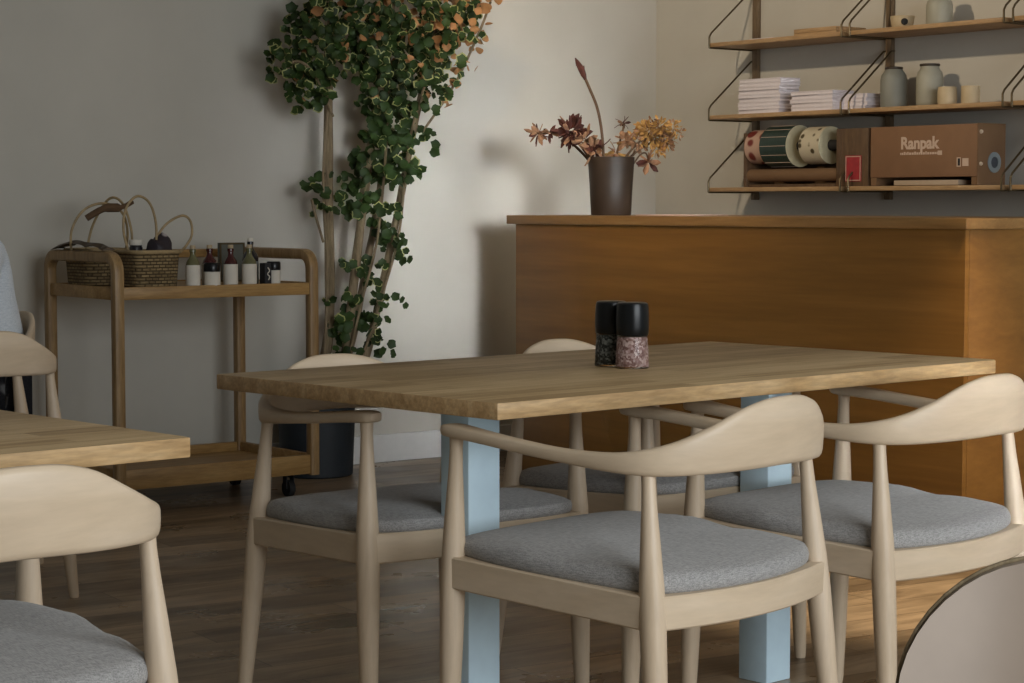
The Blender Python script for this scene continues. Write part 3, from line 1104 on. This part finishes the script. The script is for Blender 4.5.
lettering('Ranpak', .066, t, (-.0006, .385, .146), M['print'])
bm = bmesh.new()
random.seed(3)
yy = .386
while yy > .19:
    wd = random.uniform(.004, .011)
    bx(bm, -.0008, yy - wd, .122, -.0001, yy, .134 if random.random() < .4 else .131)
    yy -= wd + .003
bx(bm, -.0008, .172, .119, -.0001, .194, .136)
obj('small_print', bm, M['print'], t)
bm = bmesh.new()
bx(bm, -.001, .078, .072, -.0001, .098, .108)
bx(bm, -.001, .04, .074, -.0001, .07, .104)
o = obj('printed_symbol', bm, M['print'], t)
bm = bmesh.new()
bx(bm, -.0016, .081, .076, -.0011, .092, .104)
obj('dark_mark', bm, M['black_matte'], o)

# ------------------------------------------------------------------ serving cart
KX, KY = 3.785, 6.92
t = thing('serving_cart', 'oak serving cart with rounded end frames and two trays against the back wall', 'cart', (KX, KY, 0))
hx, hy = .402, .27           # post centre offsets


def end_frame(s):
    """inverted U of square section, rounded outer corners"""
    bm = bmesh.new()
    hw = .0205
    zt, rc_ = .935, .055
    # centre line in the y-z plane
    pts = [(-hy, .085), (-hy, .45), (-hy, zt - hw - rc_)]
    for k in range(1, 7):
        a = PI / 2 * k / 6
        pts.append((-hy + rc_ - rc_ * math.cos(a), zt - hw - rc_ + rc_ * math.sin(a)))
    pts += [(0, zt - hw)]
    pts = pts + [(-y, z) for y, z in reversed(pts[:-1])]
    rings = []
    n = len(pts)
    for i, (y, z) in enumerate(pts):
        y0, z0 = pts[max(i - 1, 0)]
        y1, z1 = pts[min(i + 1, n - 1)]
        d = Vector((0, y1 - y0, z1 - z0)).normalized()
        nr = Vector((0, d.z, -d.y))
        r_ = []
        for k in range(12):
            a = 2 * PI * (k + .5) / 12
            ca, sa = math.cos(a), math.sin(a)
            u_ = math.copysign(abs(ca) ** .5, ca) * hw
            v_ = math.copysign(abs(sa) ** .5, sa) * hw
            r_.append((s * hx + u_, y + nr.y * v_, z + nr.z * v_))
        rings.append(r_)
    ring_loft(bm, rings)
    return bm


obj('end_frame', end_frame(-1), M['cart_post'], t)
obj('end_frame', end_frame(1), M['cart_post'], t)


def tray(z0, z1, zf):
    bm = bmesh.new()
    bx(bm, -hx + .0, -hy - .012, z0, hx, -hy + .010, z1, .002)
    bx(bm, -hx + .0, hy - .010, z0, hx, hy + .012, z1, .002)
    bx(bm, -hx - .010, -hy + .0102, z0, -hx + .012, hy - .0102, z1, .002)
    bx(bm, hx - .012, -hy + .0102, z0, hx + .010, hy - .0102, z1, .002)
    bx(bm, -hx + .0122, -hy + .0102, zf - .012, hx - .0122, hy - .0102, zf, 0)
    return bm


obj('tray', tray(.764, .809, .804), M['cart'], t)
obj('tray', tray(.090, .162, .128), M['cart'], t)
obj('back_rail', box(-hx + .02, hy - .012, .895, hx - .02, hy + .012, .928, .008), M['cart'], t)
for sx in (-1, 1):
    for sy in (-1, 1):
        bm = bmesh.new()
        x_, y_ = sx * (hx - .065), sy * (hy - .07)
        tube(bm, [(x_ - .012, y_, .031), (x_ + .012, y_, .031)], .031, 20)
        bx(bm, x_ - .018, y_ - .012, .03, x_ - .0125, y_ + .012, .0898)
        bx(bm, x_ + .0125, y_ - .012, .03, x_ + .018, y_ + .012, .0898)
        obj('caster', bm, M['black_matte'], t)
TT_ = .804


def basket(label, x, y, lx, ly, h, loops):
    root = thing('wicker_basket', label, 'basket', (x, y, TT_ + .0005), 0, 'wicker baskets on the cart')
    bm = bmesh.new()
    rings = []
    for s, z in ((.88, 0), (.92, .004), (1.0, h), (1.02, h + .004), (.97, h + .004), (.9, .012)):
        O = []
        for i in range(40):
            a = 2 * PI * i / 40
            ca, sa = math.cos(a), math.sin(a)
            O.append((math.copysign(abs(ca) ** .45, ca) * lx / 2 * s, math.copysign(abs(sa) ** .45, sa) * ly / 2 * s, z))
        rings.append(O)
    ring_loft(bm, rings)
    obj('woven_body', bm, M['wicker'], root)
    bm = bmesh.new()
    O = []
    for i in range(41):
        a = 2 * PI * i / 40
        ca, sa = math.cos(a), math.sin(a)
        O.append((math.copysign(abs(ca) ** .45, ca) * lx / 2, math.copysign(abs(sa) ** .45, sa) * ly / 2, h + .004))
    tube(bm, O, .007, 8)
    obj('rim', bm, M['cane'], root)
    for pts in loops:
        bm = bmesh.new()
        tube(bm, catmull(pts, 7), .0048, 8)
        obj('handle', bm, M['cane'], root)
    return root


b1 = basket('wicker basket with tall looped handle at the left end of the cart', 3.50, 7.03, .20, .22, .125,
            [[(-.12, -.03, .11), (-.125, -.04, .2), (-.08, -.05, .275), (.0, -.05, .30), (.07, -.05, .27), (.10, -.04, .2), (.095, -.03, .11)],
             [(0, .10, .11), (.02, .08, .22), (.045, .0, .315), (.07, -.06, .30), (.085, -.10, .2), (.08, -.105, .11)]])
b2 = basket('wicker basket with one drooping loop handle, next to the row of bottles', 3.572, 6.772, .19, .17, .122,
            [[(.02, .0, .11), (.03, .0, .17), (.07, -.005, .225), (.13, -.01, .255), (.165, -.01, .235), (.168, -.012, .18), (.13, -.012, .13), (.088, -.01, .11)],
             [(-.085, -.02, .11), (-.11, -.02, .2), (-.10, -.02, .28), (-.055, -.02, .325), (-.005, -.02, .30), (.02, -.02, .22), (.015, -.02, .11)]])
# driftwood twig, leather strap, contents
bm = bmesh.new()
tube(bm, catmull([(3.405, 6.93, 1.05), (3.46, 6.90, 1.085), (3.52, 6.88, 1.09), (3.565, 6.88, 1.11)], 5), [.012] * 6 + [.016] * 4 + [.009] * 6, 8)
b1x = obj('wood_twig', bm, M['stalk'])
tag(b1x, 'short crooked wooden twig held across the basket handle loops', 'twig')
bm = bmesh.new()
rings = []
cl = catmull([(0, -.20, .001), (.01, -.13, .012), (-.008, -.05, .016), (.006, .06, .022), (-.004, .14, .01), (0, .20, .001)], 6)
for k, p in enumerate(cl):
    wv = .022 + .012 * math.sin(k * .9)
    rings.append([(p.x - wv, p.y, p.z - .002 + .004 * math.sin(k)), (p.x, p.y, p.z + .012), (p.x + wv, p.y, p.z), (p.x, p.y, p.z - .0)])
ring_loft(bm, rings)
tag(obj('leather_strap', bm, M['leather'], None, (KX - hx, KY, .9375)), 'crumpled dark leather strap lying along the left top rail of the cart', 'strap')
t = thing('small_jar', 'small dark jar with pale lid standing in the basket beside the bottles', 'jar', (3.535, 6.80, TT_ + .0165))
obj('jar_body', lathe(bmesh.new(), [(.021, 0), (.024, .004), (.024, .125), (.021, .133)], 24), M['dark_bottle'], t)
obj('lid', lathe(bmesh.new(), [(.024, .1332), (.025, .135), (.025, .150), (.023, .153)], 24), M['label'], t)
bm = bmesh.new()
bmesh.ops.create_icosphere(bm, subdivisions=3, radius=1)
for v in bm.verts:
    n_ = math.sin(v.co.x * 5 + v.co.y * 3) * .1 + math.sin(v.co.z * 7 + v.co.x * 4) * .08
    v.co = Vector((v.co.x * .050, v.co.y * .045, v.co.z * .068)) * (1 + n_)
tag(obj('wrapped_packet', bm, blot('dark_packet_film', (0.02, 0.014, 0.02), (0.4, 0.36, 0.36), 14, .22), None, (3.612, 6.768, TT_ + .118)), 'crinkled dark and white packet sticking out of the basket beside the bottles', 'packet')


def bottle(label, x, y, m, lab, r_=.026, h=.095, neck=.135, lz=(.004, .078), stop='cork', z=TT_, group='small bottles on the cart'):
    root = thing('bottle', label, 'bottle', (x, y, z), 0, group)
    bm = bmesh.new()
    lathe(bm, [(r_ - .004, 0), (r_, .004), (r_, h - .02), (r_ * .85, h - .004), (r_ * .5, h + .010), (.0095, h + .02), (.0095, neck - .012), (.012, neck - .010), (.012, neck)], 26)
    obj('glass_body', bm, m, root)
    if lab:
        obj('paper_label', lathe(bmesh.new(), [(r_ + .0006, lz[0]), (r_ + .0006, lz[1])], 26, cap0=False, cap1=False), lab, root)
    bm = bmesh.new()
    lathe(bm, [(.0085, neck + .0002), (.0105, neck + .001), (.0105, neck + .012), (.009, neck + .014)], 16)
    obj('stopper', bm, M[stop], root)
    return root


def cart_at(px_u, y):
    return px_u


bottle('olive glass bottle with cork and white label, closest to the wicker basket', 3.700, 6.680, M['green_syrup'], M['label'])
bottle('dark red bottle with cork, behind the black-lidded jar on the cart', 3.800, 6.735, M['red_syrup'], M['label'], .028)
bottle('dark red bottle with cork and pinkish white label, centre of the cart row', 3.865, 6.695, M['red_syrup'], M['label'])
bottle('pale olive bottle with cork and cream label, front of the tall black bottle', 3.938, 6.685, M['green_syrup'], M['label'], .027)
bottle('taller black bottle with grey label at the back of the cart row', 3.990, 6.765, M['dark_bottle'], M['grey_label'], .030, .115, .158, (.004, .085), 'label')


def jar(label, x, y, r_=.030, h=.085):
    root = thing('candle_jar', label, 'jar', (x, y, TT_), 0, 'black-lidded jars on the cart')
    obj('jar_body', lathe(bmesh.new(), [(r_ - .003, 0), (r_, .003), (r_, h * .62)], 28), M['label'], root)
    obj('lid', lathe(bmesh.new(), [(r_ + .0005, h * .62 + .0003), (r_ + .001, h * .64), (r_ + .001, h * .95), (r_ - .002, h)], 28), M['black'], root)
    return root


jar('white jar with black lid in front of the dark red bottle', 3.772, 6.668, .030)
jar('white jar with black lid at the right end of the cart row', 4.045, 6.690, .025)
bm = bmesh.new()
bx(bm, -.014, -.02, 0, .014, .02, .08, .002)
o = tag(obj('small_carton', bm, M['black_matte'], None, (4.001, 6.675, TT_)), 'small upright black carton with pale script beside the end jar', 'carton')
bm = bmesh.new()
tube(bm, catmull([(.0, -.0206, .018), (.005, -.0206, .03), (-.004, -.0206, .04), (.005, -.0206, .052), (-.003, -.0206, .064)], 5), .0022, 6)
obj('script_mark', bm, M['label'], o)
bm = bmesh.new()
bx(bm, -.055, -.008, 0, .055, .008, .15, .001)
o = tag(obj('framed_card', bm, M['frame_grey'], None, (4.055, 7.02, TT_)), 'grey framed card standing behind the bottles on the cart', 'card')
bm = bmesh.new()
for a in ((-.055, .0, -.048, .15), (.048, 0, .055, .15), (-.048, .143, .048, .15), (-.048, 0, .048, .007)):
    bx(bm, a[0], -.011, a[1], a[2], -.0082, a[3])
obj('frame_edge', bm, M['brass'], o)

# ------------------------------------------------------------------ climbing plant in a dark planter
GX, GY = 4.545, 7.19
pl = thing('potted_plant', 'tall leafy climbing plant on wooden poles in a dark planter beside the cart', 'plant', (GX, GY, 0))


def child(o, root):
    o.parent = root
    o.matrix_parent_inverse = Matrix.Translation(-root.location)
    return o


bm = bmesh.new()
lathe(bm, [(.140, 0), (.147, .006), (.155, .2), (.160, .40), (.164, .42), (.156, .42), (.150, .36)], 40)
obj('planter', bm, M['pot'], pl)
obj('soil', lathe(bmesh.new(), [(.12, .33), (.149, .34), (.149, .36), (.1, .37)], 30), M['soil'], pl)
poles = [[(4.50, 7.14, .36), (4.575, 7.14, .6), (4.582, 7.15, 1.3), (4.59, 7.15, 1.9), (4.58, 7.15, 2.3)],
         [(4.56, 7.10, .36), (4.62, 7.10, .45), (4.68, 7.10, .85), (4.77, 7.12, 1.35), (4.86, 7.12, 1.8), (4.9, 7.12, 2.3)],
         [(4.62, 7.20, .36), (4.70, 7.2, .46), (4.80, 7.2, .85), (4.88, 7.2, 1.25), (4.92, 7.2, 1.9)],
         [(4.66, 7.12, .36), (4.725, 7.11, .45), (4.805, 7.10, .75), (4.895, 7.1, 1.1), (4.985, 7.12, 1.42), (5.07, 7.13, 1.7), (5.13, 7.14, 2.0)]]
rad = [.021, .020, .017, .0165]
for p, r_ in zip(poles, rad):
    bm = bmesh.new()
    c = catmull(p, 6)
    tube(bm, c, [r_ * (1.06 - .25 * k / len(c) + .07 * math.sin(k * 1.7)) for k in range(len(c))], 9)
    child(obj('stem', bm, M['bark']), pl)
vines = [[(4.52, 7.1, .36), (4.53, 7.08, .8), (4.52, 7.09, 1.2), (4.55, 7.08, 1.6)], [(4.58, 7.05, .37), (4.68, 7.06, .7), (4.76, 7.05, 1.0), (4.82, 7.06, 1.5)],
         [(4.64, 7.06, .37), (4.79, 7.06, .75), (4.87, 7.06, 1.0), (4.93, 7.06, 1.4), (5.1, 7.05, 1.85)], [(4.55, 7.06, 1.45), (4.45, 7.05, 1.62), (4.36, 7.04, 1.66), (4.31, 7.04, 1.6)],
         [(5.0, 7.08, 1.4), (5.15, 7.06, 1.6), (5.27, 7.05, 1.82), (5.33, 7.05, 1.95)], [(4.50, 7.06, .95), (4.46, 7.05, 1.05), (4.44, 7.05, 1.12)]]
bm = bmesh.new()
for v in vines:
    tube(bm, catmull(v, 6), .0055, 7)
child(obj('vine', bm, M['bark']), pl)


def leaf(bm, c, nrm, size, margin, lobes=5):
    c, nrm = Vector(c), Vector(nrm).normalized()
    up = Vector((0, 0, 1)) if abs(nrm.z) < .9 else Vector((1, 0, 0))
    s = nrm.cross(up).normalized()
    t_ = s.cross(nrm)
    ph = random.uniform(0, 2 * PI)
    cv = bm.verts.new(c - nrm * size * .12)
    n = 12
    def rg(f, dz):
        out = []
        for i in range(n):
            a = 2 * PI * i / n
            rr = size * f * (1 + .13 * math.cos(lobes * a + ph)) * (1 - .18 * math.cos(a - ph))
            out.append(bm.verts.new(c + (s * math.cos(a) + t_ * math.sin(a)) * rr + nrm * dz))
        return out
    a_, b_ = rg(.80, 0.0), rg(1.0, size * .10)
    for i in range(n):
        j = (i + 1) % n
        f = bm.faces.new((cv, a_[i], a_[j]))
        f.material_index = 0
        f = bm.faces.new((a_[i], b_[i], b_[j], a_[j]))
        f.material_index = 1 if margin and math.cos(2 * PI * i / n - ph * 1.7) > .05 else 0


def uz(px, py):
    """offsets along the wall and up, measured on the photograph's plane of the plant"""
    return None


random.seed(11)
# u (along wall), z, half width, half height, number, dry share
CL = [(4.585, 1.78, .22, .17, 120, .03), (4.44, 1.74, .09, .16, 42, .05), (4.305, 1.665, .03, .08, 13, 0), (4.46, 1.56, .085, .10, 42, .03), (4.90, 1.77, .23, .20, 170, .06),
      (4.82, 1.56, .14, .13, 65, .05), (5.11, 1.85, .12, .12, 46, .14), (5.06, 1.66, .10, .14, 42, .06), (4.93, 1.42, .11, .10, 34, .03), (4.77, 1.34, .10, .16, 56, .0),
      (4.86, 1.28, .09, .11, 34, .0), (4.73, 1.18, .07, .10, 16, 0), (4.49, 1.14, .055, .09, 11, 0), (4.64, 1.13, .07, .08, 18, 0), (4.80, 1.06, .06, .07, 14, 0), (4.815, .96, .06, .05, 9, 0),
      (4.87, .91, .05, .05, 7, 0), (4.60, .86, .035, .035, 4, 0), (4.71, .84, .06, .04, 7, 0), (4.75, .79, .035, .035, 4, 0), (4.66, .72, .035, .03, 4, 0), (4.55, .71, .03, .035, 4, 0),
      (4.79, .705, .05, .035, 7, 0), (4.62, .62, .07, .06, 15, 0), (4.73, .62, .055, .045, 10, 0), (4.76, .53, .04, .04, 7, 0), (4.93, 1.24, .03, .04, 4, 0),
      (4.80, 2.08, .42, .15, 190, .04), (5.20, 1.88, .06, .10, 12, .4), (4.60, .50, .06, .06, 8, 0), (5.27, 1.93, .04, .07, 8, .4)]
bm = bmesh.new()
bd = bmesh.new()
for u, z, hw, hh, n, dry in CL:
    for k in range(int(n * 1.75)):
        while True:
            a, b = random.uniform(-1, 1), random.uniform(-1, 1)
            if a * a + b * b < 1:
                break
        y = 7.16 - abs(random.gauss(0, .09)) - .02
        y = max(6.9, y)
        nr = (random.uniform(-.9, .4), random.uniform(-1.4, -.35), random.uniform(-.5, .9))
        sz = random.uniform(.013, .0245)
        if random.random() < dry:
            leaf(bd, (u + a * hw, y, z + b * hh), nr, sz, False, 4)
        else:
            leaf(bm, (u + a * hw, y, z + b * hh), nr, sz, random.random() < (.6 if z > 1.5 else .22))
child(obj('foliage', bm, [M['leaf'], M['leaf_pale']]), pl)['kind'] = 'stuff'
# dried leaves hanging on the right side
DR = [(5.27, 1.90, .03, .06, 9), (5.28, 1.80, .02, .06, 8), (5.17, 1.74, .04, .09, 14), (5.14, 1.63, .04, .06, 8), (5.02, 1.83, .05, .05, 9), (5.05, 1.76, .045, .05, 7), (4.90, 1.80, .04, .05, 8),
      (4.98, 1.63, .03, .04, 5), (4.62, 1.82, .03, .09, 8), (4.60, 1.70, .02, .05, 5), (5.13, 1.95, .07, .05, 14), (4.80, 1.9, .1, .04, 8), (4.93, 1.68, .03, .03, 5), (5.10, 1.52, .02, .03, 3)]
for u, z, hw, hh, n in DR:
    for k in range(n):
        leaf(bd, (u + random.uniform(-1, 1) * hw, 7.05 + random.uniform(-.07, .05), z + random.uniform(-1, 1) * hh), (random.uniform(-.8, .6), random.uniform(-1.2, -.2), random.uniform(-.9, .9)), random.uniform(.010, .022), False, 3)
o = child(obj('dried_foliage', bd, M['leaf_dry']), pl)
o['kind'] = 'stuff'
o['label'] = 'orange brown dried leaves'

# ------------------------------------------------------------------ seated person (faces left in the photo)
pr = thing('person', 'person in pale blue shirt and black trousers seated at the left edge', 'person', (2.566, 6.188, 0), R(175 - 90))


def skin_mesh(name, verts, edges, radii, m, root, levels=2, parent=None):
    me = bpy.data.meshes.new(name)
    me.from_pydata([Vector(v) for v in verts], edges, [])
    me.materials.append(m)
    o = bpy.data.objects.new(name, me)
    COL.objects.link(o)
    o.parent = parent or root
    sk = o.modifiers.new('skin', 'SKIN')
    sk.use_smooth_shade = True
    sk.branch_smoothing = 0.4
    for k, r_ in enumerate(radii):
        d = me.skin_vertices[0].data[k]
        d.radius = r_ if isinstance(r_, tuple) else (r_, r_)
        d.use_root = (k == 0)
    sb = o.modifiers.new('sub', 'SUBSURF')
    sb.levels = sb.render_levels = levels
    return o


# skin: head, neck, chest core, arms with hands (one body); local +y is forward
V_, E_, R_ = [], [], []


def add(p, r_, par=None):
    V_.append(p)
    R_.append(r_)
    if par is not None:
        E_.append((par, len(V_) - 1))
    return len(V_) - 1


pel = add((0, -.11, .56), .07)
ch = add((0, -.10, .82), .062, pel)
nb = add((0, -.02, 1.03), .055, ch)
nk = add((0, .025, 1.09), .05, nb)
hd = add((0, .06, 1.16), (.068, .078), nk)
ht = add((0, .055, 1.25), (.075, .088), hd)
add((0, .05, 1.30), (.05, .06), ht)
for s in (-1, 1):
    sh = add((s * .17, -.05, .985), .052, ch)
    el = add((s * .245, -.01, .745), .039, sh)
    fa = add((s * .215, .09, .70), .034, el)
    wr = add((s * .16, .20, .665), .024, fa)
    pm = add((s * .145, .26, .652), (.034, .018), wr)
    for k, (dx_, ln) in enumerate(((-.027, .068), (-.009, .078), (.009, .073), (.026, .058))):
        f0 = add((s * .14 + dx_, .30, .648), .0095, pm)
        f1 = add((s * .135 + dx_ * 1.15, .30 + ln * .5, .642), .0085, f0)
        add((s * .130 + dx_ * 1.2, .30 + ln, .628), .007, f1)
    t0_ = add((s * .105, .245, .644), .011, pm)
    add((s * .088, .285, .636), .009, t0_)
skin_mesh('body', V_, E_, R_, M['skin'], pr, 1)
# face: nose, eyes, mouth, ears as features on the head
bm = bmesh.new()
tube(bm, [(0, .118, 1.20), (0, .140, 1.172), (0, .132, 1.162)], [.008, .014, .010], 8)
obj('nose', bm, M['skin'], pr)
for s in (-1, 1):
    bm = bmesh.new()
    bmesh.ops.create_uvsphere(bm, u_segments=12, v_segments=8, radius=.012, matrix=Matrix.Translation((s * .030, .108, 1.20)))
    ey = obj('eye', bm, M['label'], pr)
    bm = bmesh.new()
    bmesh.ops.create_uvsphere(bm, u_segments=10, v_segments=6, radius=.006, matrix=Matrix.Translation((s * .030, .1155, 1.20)))
    obj('iris', bm, M['black'], ey)
    bm = bmesh.new()
    bmesh.ops.create_uvsphere(bm, u_segments=12, v_segments=8, radius=.03, matrix=Matrix.Translation((s * .078, .05, 1.185)) @ Matrix.Diagonal((.35, .6, 1, 1)))
    obj('ear', bm, M['skin'], pr)
bm = bmesh.new()
tube(bm, [(-.022, .112, 1.132), (0, .121, 1.133), (.022, .112, 1.132)], .005, 8)
obj('mouth', bm, plain('lips', (0.35, 0.13, 0.11), .5), pr)
bm = bmesh.new()
bmesh.ops.create_uvsphere(bm, u_segments=28, v_segments=18, radius=1)
for v in bm.verts:
    p = v.co.copy()
    v.co = Vector((p.x * .094, p.y * .112 + .045, p.z * .105 + 1.235))
    if p.y > .35 and p.z < .45:
        v.co.y -= (p.y - .3) * .09
    if p.z < -.5 and p.y < 0:
        v.co.z += .01
obj('hair', bm, M['hair'], pr)

V_, E_, R_ = [], [], []
a0 = add((0, -.135, .50), (.185, .14))
a1 = add((0, -.13, .62), (.165, .125), a0)
a2 = add((0, -.115, .78), (.165, .12), a1)
a3 = add((0, -.075, .92), (.17, .11), a2)
a4 = add((0, -.03, 1.0), (.10, .075), a3)
add((0, .0, 1.045), (.066, .064), a4)
for s in (-1, 1):
    b0 = add((s * .165, -.06, .975), .072, a3)
    b1_ = add((s * .215, -.035, .87), .064, b0)
    add((s * .238, -.02, .79), .058, b1_)
skin_mesh('shirt', V_, E_, R_, M['shirt'], pr)
V_, E_, R_ = [], [], []
a0 = add((0, -.11, .525), (.16, .115))
for s in (-1, 1):
    h0 = add((s * .09, -.07, .53), .092, a0)
    k0 = add((s * .11, .16, .535), .078, h0)
    k1 = add((s * .115, .33, .52), .066, k0)
    k2 = add((s * .115, .37, .44), .060, k1)
    an = add((s * .11, .34, .20), .05, k2)
    add((s * .11, .32, .085), .043, an)
skin_mesh('trousers', V_, E_, R_, M['trousers'], pr)
for s in (-1, 1):
    V_, E_, R_ = [], [], []
    a0 = add((s * .11, .30, .045), (.036, .036))
    a1 = add((s * .112, .39, .036), (.04, .03), a0)
    add((s * .114, .475, .026), (.032, .02), a1)
    skin_mesh('shoe', V_, E_, R_, M['shoe'], pr)
